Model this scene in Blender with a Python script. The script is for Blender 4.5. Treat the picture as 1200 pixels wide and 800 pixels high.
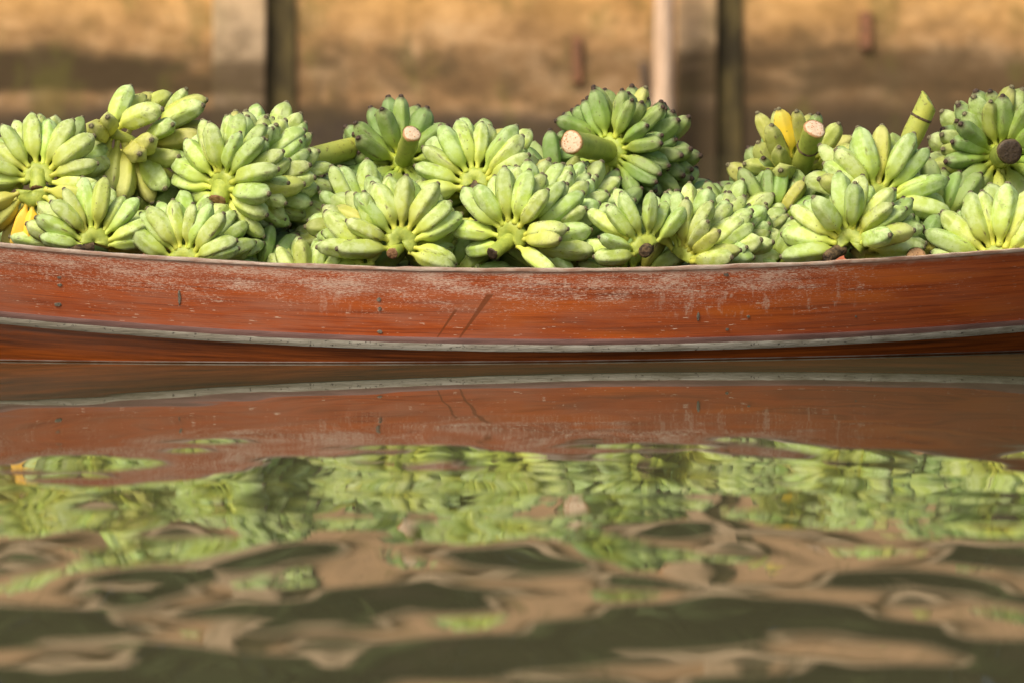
import bpy, math, random
import numpy as np
from mathutils import Vector, Matrix, noise

for _o in list(bpy.data.objects):
    bpy.data.objects.remove(_o, do_unlink=True)
scene = bpy.context.scene
C = scene.collection
R = math.radians

# ------------------------------------------------------------------ camera
CAM_H = 0.75                  # metres above the water
FPX = 5600.0                  # focal length in pixels of a 1200 px wide frame
HOR = 5.0                     # row of the horizon in that frame
cam = bpy.data.cameras.new('camera')
cam_o = bpy.data.objects.new('camera', cam)
C.objects.link(cam_o)
scene.camera = cam_o
cam_o.location = (0, 0, CAM_H)
cam_o.rotation_euler = (R(90), 0, 0)
cam.sensor_width = 36
cam.lens = 36 * FPX / 1200
cam.shift_y = -(400 - HOR) / 1200
cam.clip_start = 0.1
cam.clip_end = 2000
cam.dof.use_dof = True
cam.dof.focus_distance = 10.12
cam.dof.aperture_fstop = 4.0

# ------------------------------------------------------------------ sky, sun, exposure
SUN_EL, SUN_AZ = R(45), R(-36)          # azimuth: 0 = straight behind the camera, negative = from the left
world = bpy.data.worlds.new('World')
scene.world = world
world.use_nodes = True
wn = world.node_tree
for n in list(wn.nodes):
    wn.nodes.remove(n)
sky = wn.nodes.new('ShaderNodeTexSky')
sky.sky_type = 'NISHITA'
sky.sun_disc = False
sky.sun_elevation = SUN_EL
sky.air_density = 1.0
sky.dust_density = 5.0
sky.ozone_density = 0.6
bg = wn.nodes.new('ShaderNodeBackground')
bg.inputs['Strength'].default_value = 0.145
wo = wn.nodes.new('ShaderNodeOutputWorld')
wn.links.new(sky.outputs[0], bg.inputs['Color'])
wn.links.new(bg.outputs[0], wo.inputs['Surface'])
# direction from the scene to the sun
sdir = Vector((math.sin(SUN_AZ) * math.cos(SUN_EL), -math.cos(SUN_AZ) * math.cos(SUN_EL), math.sin(SUN_EL)))
sky.sun_rotation = math.atan2(sdir.x, sdir.y)
sun = bpy.data.lights.new('sun', 'SUN')
sun.energy = 2.6
sun.angle = R(20)
sun.color = (1.0, 0.90, 0.75)
sun_o = bpy.data.objects.new('sun', sun)
C.objects.link(sun_o)
sun_o.rotation_euler = (-sdir).to_track_quat('-Z', 'Y').to_euler()
sun_o.location = (0, 0, 20)
scene.view_settings.view_transform = 'Standard'
scene.view_settings.look = 'None'
scene.view_settings.gamma = 1
scene.view_settings.exposure = 0.22
scene.view_settings.use_curve_mapping = False
scene.render.engine = 'CYCLES'
scene.cycles.max_bounces = 6
scene.cycles.diffuse_bounces = 3
scene.cycles.glossy_bounces = 3


def P(px, py, Y):
    """A point of the place at distance Y whose bearing is pixel (px, py)."""
    return Vector(((px - 600) / FPX * Y, Y, CAM_H - (py - HOR) / FPX * Y))


# ------------------------------------------------------------------ helpers
def tag(o, label=None, cat=None, group=None, kind=None):
    if label: o['label'] = label
    if cat: o['category'] = cat
    if group: o['group'] = group
    if kind: o['kind'] = kind
    return o


def empty(name, loc):
    o = bpy.data.objects.new(name, None)
    o.empty_display_size = 0.05
    o.location = loc
    C.objects.link(o)
    return o


def mesh_data(name, verts, faces, mats, smooth=True, fmats=None, attrs=None):
    me = bpy.data.meshes.new(name)
    me.from_pydata([tuple(v) for v in verts], [], faces)
    if not isinstance(mats, (list, tuple)):
        mats = [mats]
    for m in mats:
        me.materials.append(m)
    me.polygons.foreach_set('use_smooth', [smooth] * len(me.polygons))
    if fmats:
        me.polygons.foreach_set('material_index', fmats)
    for k, vals in (attrs or {}).items():
        a = me.attributes.new(k, 'FLOAT', 'POINT')
        a.data.foreach_set('value', [float(x) for x in vals])
    me.update()
    return me


def link(name, me, parent=None, mw=None):
    """Link a mesh; mw is its world matrix (mesh coordinates are world ones when it is left out)."""
    o = bpy.data.objects.new(name, me)
    C.objects.link(o)
    mw = mw or Matrix.Identity(4)
    if parent is not None:
        o.parent = parent
        pw = Matrix.Translation(parent.location) if parent.parent is None else Matrix.Identity(4)   # parts keep world coordinates
        o.matrix_local = pw.inverted() @ mw
    else:
        o.matrix_local = mw
    return o


def box_vf(x0, x1, y0, y1, z0, z1, bev=0.0):
    if bev <= 0:
        v = [(x0,y0,z0),(x1,y0,z0),(x1,y1,z0),(x0,y1,z0),(x0,y0,z1),(x1,y0,z1),(x1,y1,z1),(x0,y1,z1)]
        f = [(3,2,1,0),(4,5,6,7),(0,1,5,4),(1,2,6,5),(2,3,7,6),(3,0,4,7)]
        return v, f
    import bmesh
    bm = bmesh.new()
    bmesh.ops.create_cube(bm, size=1)
    for q in bm.verts:
        q.co = Vector(((x0+x1)/2 + q.co.x*(x1-x0), (y0+y1)/2 + q.co.y*(y1-y0), (z0+z1)/2 + q.co.z*(z1-z0)))
    bmesh.ops.bevel(bm, geom=list(bm.edges), offset=bev, segments=2, profile=0.6, affect='EDGES')
    bm.verts.index_update()
    v = [tuple(q.co) for q in bm.verts]
    f = [tuple(q.index for q in p.verts) for p in bm.faces]
    bm.free()
    return v, f


def tube_vf(pts, radii, seg=14, cap=True, wob=0.0, seed=0):
    rnd = random.Random(seed)
    pts = [Vector(p) for p in pts]
    V, F = [], []
    up = None
    for i, p in enumerate(pts):
        d = (pts[min(i+1, len(pts)-1)] - pts[max(i-1, 0)]).normalized()
        if up is None:
            up = d.orthogonal().normalized()
        else:
            up = (up - d * up.dot(d)).normalized()
        sd = d.cross(up)
        for k in range(seg):
            a = 2*math.pi*k/seg
            r = radii[i] * (1 + wob * (rnd.random()-0.5))
            V.append(p + (up*math.cos(a) + sd*math.sin(a)) * r)
    for i in range(len(pts)-1):
        for k in range(seg):
            a, b = i*seg+k, i*seg+(k+1) % seg
            F.append((a, b, b+seg, a+seg))
    if cap:
        F.append(tuple(range(seg-1, -1, -1)))
        F.append(tuple(range((len(pts)-1)*seg, len(pts)*seg)))
    return V, F


# ------------------------------------------------------------------ materials
class NT:
    def __init__(self, name, rough=0.5, spec=0.5):
        self.m = bpy.data.materials.new(name)
        self.m.use_nodes = True
        self.t = self.m.node_tree
        self.b = self.t.nodes['Principled BSDF']
        self.b.inputs['Roughness'].default_value = rough
        self.b.inputs['Specular IOR Level'].default_value = spec

    def n(self, typ, **kw):
        x = self.t.nodes.new(typ)
        for k, v in kw.items():
            setattr(x, k, v)
        return x

    def put(self, sock, val):
        if isinstance(val, bpy.types.NodeSocket):
            self.t.links.new(val, sock)
        else:
            if isinstance(val, tuple) and len(val) == 3 and sock.type == 'RGBA':
                val = val + (1,)
            sock.default_value = val

    def math(self, op, a, b=0.0, c=0.0, clamp=False):
        x = self.n('ShaderNodeMath', operation=op, use_clamp=clamp)
        for i, q in enumerate((a, b, c)):
            self.put(x.inputs[i], q)
        return x.outputs[0]

    def mix(self, fac, a, b, blend='MIX'):
        x = self.n('ShaderNodeMix', data_type='RGBA', blend_type=blend, clamp_factor=True)
        self.put(x.inputs[0], fac)
        self.put(x.inputs[6], a)
        self.put(x.inputs[7], b)
        return x.outputs[2]

    def sstep(self, v, lo, hi):
        x = self.n('ShaderNodeMapRange', interpolation_type='SMOOTHSTEP')
        self.put(x.inputs[0], v)
        x.inputs[1].default_value = lo
        x.inputs[2].default_value = hi
        return x.outputs[0]

    def coord(self, kind='Object', scale=(1, 1, 1), loc=(0, 0, 0)):
        tc = self.n('ShaderNodeTexCoord') if kind != 'World' else self.n('ShaderNodeNewGeometry')
        mp = self.n('ShaderNodeMapping')
        self.put(mp.inputs[0], tc.outputs['Position' if kind == 'World' else kind])
        mp.inputs['Scale'].default_value = scale
        mp.inputs['Location'].default_value = loc
        return mp.outputs[0]

    def noise(self, vec, scale, detail=4, rough=0.55, w=None, dist=0.0):
        x = self.n('ShaderNodeTexNoise', noise_dimensions='4D' if w is not None else '3D')
        self.put(x.inputs['Vector'], vec)
        x.inputs['Scale'].default_value = scale
        x.inputs['Detail'].default_value = detail
        x.inputs['Roughness'].default_value = rough
        x.inputs['Distortion'].default_value = dist
        if w is not None:
            self.put(x.inputs['W'], w)
        return x.outputs[0]

    def attr(self, name):
        x = self.n('ShaderNodeAttribute', attribute_name=name)
        return x.outputs['Fac']

    def ramp(self, v, stops):
        x = self.n('ShaderNodeValToRGB')
        self.put(x.inputs[0], v)
        e = x.color_ramp.elements
        while len(e) < len(stops):
            e.new(0.5)
        for q, (p, c) in zip(e, stops):
            q.position = p
            q.color = c + (1,)
        return x.outputs[0]

    def xyz(self, vec):
        x = self.n('ShaderNodeSeparateXYZ')
        self.put(x.inputs[0], vec)
        return x.outputs

    def color(self, c):
        self.put(self.b.inputs['Base Color'], c)

    def bump(self, h, strength=0.3, dist=0.01):
        x = self.n('ShaderNodeBump')
        x.inputs['Strength'].default_value = strength
        x.inputs['Distance'].default_value = dist
        self.put(x.inputs['Height'], h)
        self.put(self.b.inputs['Normal'], x.outputs[0])


def banana_mat(name, stops, bloom, bloom_amt, var, tipdark=0.35):
    M = NT(name, 0.5, 0.35)
    oi = M.n('ShaderNodeObjectInfo')
    rnd = oi.outputs['Random']
    w = None
    shift = M.n('ShaderNodeCombineXYZ')
    for q, k in enumerate((9.0, 23.0, 41.0)):
        M.put(shift.inputs[q], M.math('MULTIPLY', rnd, k))

    def moved(vec):
        x = M.n('ShaderNodeVectorMath', operation='ADD')
        M.put(x.inputs[0], vec)
        M.put(x.inputs[1], shift.outputs[0])
        return x.outputs[0]
    t = M.attr('t')
    ridge = M.attr('ridge')
    co = moved(M.coord('Object'))
    big = M.noise(co, 22, 3, 0.5, w)
    col = M.ramp(M.math('ADD', t, M.math('MULTIPLY', M.math('SUBTRACT', big, 0.5), 0.25)), stops)
    # waxy bloom, patchy and stronger towards the tip
    bl = M.math('MULTIPLY', M.sstep(M.noise(co, 55, 3, 0.6, w), 0.36, 0.66), M.math('MULTIPLY', M.sstep(t, 0.1, 0.6), bloom_amt))
    col = M.mix(bl, col, bloom)
    # each fruit a little lighter, darker, yellower
    hs = M.n('ShaderNodeHueSaturation')
    M.put(hs.inputs['Hue'], M.math('ADD', 0.5, M.math('MULTIPLY', M.math('SUBTRACT', rnd, 0.55), 0.035)))
    r2 = M.math('FRACT', M.math('MULTIPLY', rnd, 37.7))
    M.put(hs.inputs['Value'], M.math('ADD', 1.0 - var/2, M.math('MULTIPLY', r2, var)))
    M.put(hs.inputs['Color'], col)
    col = hs.outputs[0]
    # rubbed brown scars along the ridges, and freckles
    co2 = moved(M.coord('Object', (1, 1, 0.28)))
    scar = M.math('MULTIPLY', M.sstep(M.noise(co2, 120, 4, 0.65, w), 0.50, 0.63),
                  M.math('MULTIPLY', M.sstep(ridge, 0.35, 0.9), M.sstep(M.noise(co, 25, 1, 0.5, w), 0.46, 0.60)))
    col = M.mix(M.math('MULTIPLY', scar, 0.8), col, (0.10, 0.065, 0.03))
    smut = M.math('MULTIPLY', M.sstep(M.noise(co, 48, 4, 0.7, w), 0.57, 0.72), M.sstep(t, 0.25, 0.8))
    col = M.mix(M.math('MULTIPLY', smut, 0.6), col, (0.17, 0.16, 0.085))
    vo = M.n('ShaderNodeTexVoronoi')
    M.put(vo.inputs['Vector'], co)
    vo.inputs['Scale'].default_value = 95
    fr = M.math('SUBTRACT', 1.0, M.sstep(vo.outputs['Distance'], 0.10, 0.20))
    fr = M.math('MULTIPLY', fr, M.sstep(M.noise(co, 40, 2, 0.5, w), 0.52, 0.62))
    col = M.mix(M.math('MULTIPLY', fr, 0.6), col, (0.07, 0.05, 0.025))
    # grey-brown shoulder at the blossom end
    tipn = M.math('ADD', t, M.math('MULTIPLY', M.math('SUBTRACT', M.noise(co, 140, 3, 0.6, w), 0.5), 0.10))
    col = M.mix(M.math('MULTIPLY', M.sstep(tipn, 0.91, 0.975), tipdark), col, (0.085, 0.065, 0.035))
    M.color(col)
    M.put(M.b.inputs['Roughness'], M.math('ADD', 0.50, M.math('MULTIPLY', bl, 0.3)))
    M.b.inputs['Subsurface Weight'].default_value = 0.0
    M.bump(M.noise(co, 240, 1, 0.6, w), 0.12, 0.002)
    return M.m


m_pale = banana_mat('banana_skin_pale',
    [(0.0, (0.50, 0.54, 0.075)), (0.22, (0.45, 0.54, 0.09)), (0.6, (0.37, 0.49, 0.09)), (0.95, (0.28, 0.38, 0.11))],
    (0.515, 0.62, 0.29), 0.74, 0.32)
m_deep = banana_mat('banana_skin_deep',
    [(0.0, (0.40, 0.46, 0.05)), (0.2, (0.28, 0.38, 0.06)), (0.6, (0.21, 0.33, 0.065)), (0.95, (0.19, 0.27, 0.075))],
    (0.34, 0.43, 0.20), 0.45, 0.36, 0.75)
m_yell = banana_mat('banana_skin_ripe',
    [(0.0, (0.45, 0.42, 0.05)), (0.2, (0.80, 0.56, 0.05)), (0.6, (0.92, 0.60, 0.045)), (0.95, (0.60, 0.48, 0.08))],
    (0.85, 0.60, 0.12), 0.3, 0.15)
m_lime = banana_mat('banana_skin_turning',
    [(0.0, (0.50, 0.50, 0.08)), (0.2, (0.45, 0.46, 0.07)), (0.6, (0.40, 0.44, 0.075)), (0.95, (0.33, 0.36, 0.09))],
    (0.52, 0.54, 0.20), 0.5, 0.3)


def simple(name, c1, c2, scale, rough=0.6, vec=(1, 1, 1), bump=0.3, lo=0.35, hi=0.65, kind='Object', det=5):
    M = NT(name, rough, 0.4)
    co = M.coord(kind, vec)
    f = M.noise(co, scale, det, 0.6)
    M.color(M.mix(M.sstep(f, lo, hi), c1, c2))
    if bump:
        M.bump(M.noise(co, scale*2.5, 5, 0.6), bump, 0.004)
    return M.m


m_tip = simple('blossom_end', (0.025, 0.016, 0.010), (0.09, 0.055, 0.035), 300, 0.8)
m_tip_pale = simple('blossom_end_pale', (0.07, 0.055, 0.03), (0.20, 0.18, 0.09), 300, 0.8)
m_crown = simple('crown_flesh', (0.40, 0.46, 0.07), (0.27, 0.34, 0.05), 60, 0.5)
m_crown_d = simple('crown_flesh_deep', (0.34, 0.42, 0.04), (0.28, 0.36, 0.05), 60, 0.5)
m_dry = simple('dried_crown', (0.035, 0.024, 0.014), (0.16, 0.105, 0.05), 90, 0.85, bump=0.8)
m_brown = simple('brown_cut', (0.18, 0.085, 0.035), (0.34, 0.19, 0.09), 110, 0.75, bump=0.6)


def stalk_mat(name, a, b, blot):
    M = NT(name, 0.45, 0.4)
    co = M.coord('Object', (1, 1, 1))
    c = M.mix(M.sstep(M.noise(co, 18, 4), 0.3, 0.7), a, b)
    c = M.mix(M.math('MULTIPLY', M.sstep(M.noise(co, 75, 5, 0.65), 0.56, 0.66), blot), c, (0.12, 0.085, 0.025))
    M.color(c)
    M.bump(M.noise(co, 150, 4), 0.25, 0.003)
    return M.m


m_stalk = stalk_mat('stalk_green', (0.24, 0.30, 0.05), (0.38, 0.42, 0.08), 0.35)
m_stalk_y = stalk_mat('stalk_speckled', (0.42, 0.44, 0.07), (0.33, 0.38, 0.07), 0.7)


def cut_mat(name, flesh, fibre, rim):
    M = NT(name, 0.6, 0.4)
    co = M.coord('Object')
    vo = M.n('ShaderNodeTexVoronoi')
    M.put(vo.inputs['Vector'], co)
    vo.inputs['Scale'].default_value = 170
    f = M.math('SUBTRACT', 1.0, M.sstep(vo.outputs['Distance'], 0.15, 0.42))
    f = M.math('MULTIPLY', f, M.sstep(M.noise(co, 55, 3), 0.30, 0.52))
    c = M.mix(f, flesh, fibre)
    rad = M.attr('rad')
    c = M.mix(M.sstep(M.math('ADD', rad, M.math('MULTIPLY', M.noise(co, 90, 3), 0.2)), 0.92, 1.05), c, rim)
    M.color(c)
    M.bump(M.noise(co, 220, 4), 0.6, 0.003)
    return M.m


m_cut_pale = cut_mat('cut_pale', (0.66, 0.50, 0.34), (0.42, 0.17, 0.06), (0.40, 0.22, 0.09))
m_cut_dark = cut_mat('cut_dark', (0.055, 0.036, 0.020), (0.02, 0.014, 0.01), (0.10, 0.07, 0.03))
m_cut_tan = cut_mat('cut_tan', (0.52, 0.30, 0.13), (0.22, 0.10, 0.04), (0.28, 0.17, 0.06))


# boat wood --------------------------------------------------------------
def hull_mat():
    M = NT('varnished_plank', 0.4, 0.5)
    u, v = M.attr('u'), M.attr('v')
    cb = M.n('ShaderNodeCombineXYZ')
    M.put(cb.inputs[0], u)
    M.put(cb.inputs[2], M.math('MULTIPLY', v, 0.16))
    uv = cb.outputs[0]

    def S(sx, sz, loc=(0, 0, 0)):
        mp = M.n('ShaderNodeMapping')
        M.put(mp.inputs[0], uv)
        mp.inputs['Scale'].default_value = (sx, 1, sz)
        mp.inputs['Location'].default_value = loc
        return mp.outputs[0]
    grain = M.noise(S(1.2, 60), 2.2, 9, 0.70, dist=0.35)
    col = M.ramp(grain, [(0.28, (0.115, 0.024, 0.007)), (0.44, (0.30, 0.056, 0.012)), (0.57, (0.43, 0.086, 0.016)), (0.75, (0.20, 0.042, 0.012))])
    fine = M.noise(S(3, 260), 2.0, 4, 0.6)
    col = M.mix(M.math('MULTIPLY', M.sstep(fine, 0.50, 0.66), 0.45), col, (0.10, 0.024, 0.009))
    # glowing orange patches of fresh varnish, mostly low down and to the right
    og = M.math('MULTIPLY', M.sstep(M.noise(S(1.1, 9, (3.3, 0, 1)), 2.0, 3), 0.46, 0.66), M.sstep(u, -0.9, 0.8))
    col = M.mix(M.math('MULTIPLY', og, 0.75), col, (0.52, 0.122, 0.014))
    # dusty pinkish film, thicker to the left
    left = M.math('SUBTRACT', 1.0, M.sstep(u, -0.6, 0.75))
    dust = M.math('MULTIPLY', M.sstep(M.noise(S(2.5, 12, (1, 0, 7)), 2.0, 6, 0.65), 0.36, 0.70), M.math('ADD', 0.17, M.math('MULTIPLY', left, 0.38)))
    col = M.mix(dust, col, (0.34, 0.155, 0.095))
    # pale horizontal scratches, crowded near the top edge
    patch = M.noise(S(5, 18, (9, 0, 2)), 2.0, 4, 0.6)
    crowd = M.math('MULTIPLY', M.sstep(v, 0.12, 0.85), M.math('SUBTRACT', 1.0, M.math('MULTIPLY', M.sstep(u, 0.55, 0.95), 0.8)))
    thr = M.math('ADD', M.math('MULTIPLY', crowd, 0.165), M.math('MULTIPLY', M.math('SUBTRACT', patch, 0.5), 0.36))
    s1 = M.sstep(M.math('ADD', M.noise(S(26, 300), 2.2, 5, 0.72), thr), 0.675, 0.735)
    s2 = M.sstep(M.math('ADD', M.noise(S(70, 230, (5, 0, 3)), 2.0, 4, 0.7), thr), 0.69, 0.74)
    scr = M.math('MAXIMUM', M.math('MULTIPLY', s1, 0.75), M.math('MULTIPLY', s2, 0.85))
    col = M.mix(M.math('MULTIPLY', scr, 0.88), col, (0.62, 0.46, 0.35))
    # sharp white nicks scattered over the whole side
    nick = M.math('MULTIPLY', M.sstep(M.math('ADD', M.noise(S(20, 190, (12, 0, 4)), 2.0, 2, 0.5), M.math('MULTIPLY', M.math('SUBTRACT', patch, 0.5), 0.25)), 0.685, 0.72), M.math('SUBTRACT', 1.0, M.math('MULTIPLY', M.sstep(u, 0.5, 0.9), 0.6)))
    col = M.mix(M.math('MULTIPLY', nick, 0.9), col, (0.70, 0.58, 0.45))
    # vertical rubbed strokes: what is left of old lettering
    let = M.math('MULTIPLY', M.sstep(u, 0.26, 0.36), M.math('SUBTRACT', 1.0, M.sstep(u, 0.66, 0.76)))
    let2 = M.math('MULTIPLY', M.sstep(u, -0.46, -0.41), M.math('SUBTRACT', 1.0, M.sstep(u, -0.30, -0.26)))
    vv = M.math('MULTIPLY', M.sstep(v, 0.30, 0.45), M.math('SUBTRACT', 1.0, M.sstep(v, 0.70, 0.86)))
    stroke = M.math('MULTIPLY', M.sstep(M.noise(S(42, 14, (2, 0, 5)), 1.0, 3, 0.7), 0.52, 0.62), M.sstep(M.noise(S(90, 260), 1.0, 4, 0.7), 0.40, 0.55))
    stroke = M.math('MULTIPLY', M.math('MULTIPLY', stroke, vv), M.math('ADD', let, M.math('MULTIPLY', let2, 0.6)))
    col = M.mix(M.math('MULTIPLY', stroke, 0.55), col, (0.55, 0.40, 0.30))

    # two slanting scuffs rubbed down to clean dark wood
    def scuff(u0, slope, width, v0, v1):
        d = M.math('ADD', M.math('SUBTRACT', u, u0), M.math('MULTIPLY', M.math('SUBTRACT', v, v0), slope))
        d = M.math('DIVIDE', d, M.math('ADD', 0.0018, M.math('MULTIPLY', M.math('SUBTRACT', v, v0), width)))
        band = M.math('SUBTRACT', 1.0, M.sstep(M.math('ABSOLUTE', d), 0.7, 1.05))
        return M.math('MULTIPLY', band, M.math('MULTIPLY', M.sstep(v, v0, v0+0.06), M.math('SUBTRACT', 1.0, M.sstep(v, v1-0.05, v1))))
    sc = M.math('MAXIMUM', scuff(-0.115, -0.105, 0.010, 0.03, 0.72), scuff(-0.160, -0.10, 0.005, 0.04, 0.50))
    col = M.mix(M.math('MULTIPLY', sc, 0.85), col, (0.175, 0.045, 0.011))
    # worn pale top edge
    edge = M.sstep(M.math('ADD', v, M.math('MULTIPLY', M.math('SUBTRACT', M.noise(S(14, 30), 2, 4), 0.5), 0.16)), 0.94, 1.02)
    col = M.mix(M.math('MULTIPLY', edge, 0.75), col, (0.40, 0.25, 0.18))
    M.color(col)
    rg = M.math('ADD', 0.36, M.math('MULTIPLY', M.math('MAXIMUM', scr, dust), 0.45))
    M.put(M.b.inputs['Roughness'], rg)
    M.bump(M.math('ADD', M.noise(S(3, 200), 2, 4), M.math('MULTIPLY', scr, 0.4)), 0.25, 0.002)
    return M.m


m_hull = hull_mat()


def low_mat():
    M = NT('wet_plank', 0.25, 0.5)
    u, v = M.attr('u'), M.attr('v')
    cb = M.n('ShaderNodeCombineXYZ')
    M.put(cb.inputs[0], u)
    M.put(cb.inputs[2], M.math('MULTIPLY', v, 6.0))
    g = M.noise(cb.outputs[0], 2.6, 9, 0.72)
    c = M.ramp(g, [(0.34, (0.07, 0.016, 0.005)), (0.5, (0.24, 0.056, 0.010)), (0.64, (0.42, 0.095, 0.014))])
    M.color(c)
    M.bump(g, 0.2, 0.003)
    return M.m


m_low = low_mat()


def rail_mat():
    M = NT('grey_rail_paint', 0.65, 0.4)
    co = M.coord('World', (0.25, 1, 2.2))
    c = M.mix(M.sstep(M.noise(co, 55, 8, 0.65), 0.36, 0.68), (0.37, 0.35, 0.29), (0.20, 0.18, 0.135))
    X = M.xyz(M.coord('World'))[0]
    c = M.mix(M.math('MULTIPLY', M.math('SUBTRACT', 1.0, M.sstep(X, -0.9, 0.1)), 0.55), c, (0.17, 0.145, 0.10))
    c = M.mix(M.sstep(M.noise(M.coord('World', (0.7, 1, 1)), 130, 4, 0.7), 0.60, 0.66), c, (0.05, 0.04, 0.03))
    M.color(c)
    M.bump(M.noise(co, 120, 5, 0.65), 0.6, 0.003)
    return M.m


m_grey = rail_mat()
m_purple = simple('faded_moulding', (0.155, 0.082, 0.070), (0.23, 0.125, 0.105), 26, 0.55, (0.3, 1, 3), 0.2)
m_cap = simple('worn_gunwale', (0.34, 0.19, 0.13), (0.55, 0.44, 0.35), 45, 0.7, (0.4, 1, 1), 0.4)
m_inner = simple('inner_plank', (0.13, 0.06, 0.03), (0.22, 0.11, 0.06), 14, 0.7, (0.3, 2, 3), 0.3)
m_nail = simple('nail_plug', (0.10, 0.085, 0.065), (0.22, 0.18, 0.13), 200, 0.7)


# concrete ---------------------------------------------------------------
def wall_mat(name, green, pier=False):
    M = NT(name, 0.85, 0.25)
    oi = M.n('ShaderNodeObjectInfo')
    sep = M.n('ShaderNodeSeparateColor')
    M.put(sep.inputs[0], oi.outputs['Color'])
    band_amt, dark_amt = sep.outputs[0], sep.outputs[1]
    pos = M.coord('World')
    z = M.xyz(pos)[2]
    nz = M.noise(M.coord('World', (1, 1, 1.8)), 1.6, 5, 0.6)
    zz = M.math('ADD', z, M.math('MULTIPLY', M.math('SUBTRACT', nz, 0.5), 0.26))
    mott = M.noise(M.coord('World', (1, 1, 1.6)), 3.6, 8, 0.70)
    col = M.ramp(mott, [(0.32, (0.17, 0.098, 0.042)), (0.5, (0.36, 0.21, 0.092)), (0.66, (0.55, 0.36, 0.19))])
    col = M.mix(M.sstep(zz, 0.45, 0.95), col, M.mix(M.sstep(mott, 0.3, 0.7), (0.44, 0.245, 0.075), (0.78, 0.44, 0.15)))
    col = M.mix(M.math('MULTIPLY', M.sstep(zz, 0.85, 1.2), 0.75), col, (0.52, 0.34, 0.21))     # dry, bleached higher up
    if pier:
        col = M.mix(M.math('MULTIPLY', sep.outputs[2], 0.75), col, (0.60, 0.46, 0.30))
    # water-mark bands
    b1 = M.math('MULTIPLY', M.sstep(zz, 0.27, 0.33), M.math('SUBTRACT', 1.0, M.sstep(zz, 0.47, 0.56)))
    b1 = M.math('MULTIPLY', b1, M.sstep(M.noise(M.coord('World', (0.6, 1, 2.2), (4, 0, 1)), 2.2, 4, 0.6), 0.22, 0.46))
    col = M.mix(M.math('MULTIPLY', b1, band_amt), col, (0.065, 0.042, 0.018))
    b0 = M.math('SUBTRACT', 1.0, M.sstep(zz, 0.17, 0.30))
    col = M.mix(M.math('MULTIPLY', b0, 0.92), col, (0.040, 0.032, 0.023))
    col = M.mix(M.math('MULTIPLY', M.math('SUBTRACT', 1.0, M.sstep(zz, 0.30, 0.62)), dark_amt), col, (0.070, 0.045, 0.020))
    # moss and black streaks running down
    mo = M.sstep(M.noise(M.coord('World', (1.6, 1, 0.8), (7, 0, 0)), 2.4, 6, 0.7), 0.52, 0.66)
    col = M.mix(M.math('MULTIPLY', mo, green), col, (0.115, 0.105, 0.022))
    blot = M.sstep(M.noise(M.coord('World', (1, 1, 1.3), (2, 5, 3)), 5.5, 8, 0.72), 0.46, 0.62)
    col = M.mix(M.math('MULTIPLY', blot, M.math('SUBTRACT', 0.68, M.math('MULTIPLY', M.sstep(zz, 0.4, 0.75), 0.42))), col, (0.085, 0.058, 0.026))
    M.color(col)
    M.bump(M.noise(M.coord('World'), 14, 6, 0.65), 0.5, 0.02)
    return M.m


m_wall = wall_mat('stained_concrete', 0.55)
m_pier = wall_mat('pier_concrete', 0.25, True)
m_moss_shade = simple('mossy_shaded_concrete', (0.030, 0.022, 0.008), (0.115, 0.085, 0.028), 4.0, 0.9, (2, 1, 0.8), 0.5, kind='World')  # moss tone, kept dark to carry the pier's shadow as well
m_rust = simple('rusty_iron', (0.28, 0.12, 0.055), (0.14, 0.07, 0.035), 25, 0.8)
m_pole = simple('bleached_pole', (0.72, 0.52, 0.36), (0.50, 0.34, 0.22), 12, 0.75, (3, 3, 0.4), 0.3)
m_soil = simple('bank_soil', (0.10, 0.07, 0.035), (0.09, 0.10, 0.03), 2.0, 0.9, kind='World')
m_bark = simple('bark', (0.10, 0.065, 0.04), (0.05, 0.035, 0.022), 14, 0.9, (3, 3, 0.5), 0.6)


def leaf_mat():
    M = NT('leaves', 0.55, 0.4)
    co = M.coord('World')
    M.color(M.mix(M.sstep(M.noise(co, 2.5, 4), 0.35, 0.65), (0.042, 0.065, 0.020), (0.085, 0.112, 0.034)))
    return M.m


m_leaf = leaf_mat()


def water_mat():
    M = NT('muddy_water', 0.015, 0.5)
    co = M.coord('World')
    M.color(M.mix(M.sstep(M.noise(co, 0.8, 3), 0.3, 0.7), (0.056, 0.054, 0.027), (0.066, 0.062, 0.031)))
    M.b.inputs['IOR'].default_value = 1.36
    return M.m


m_water = water_mat()


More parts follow.
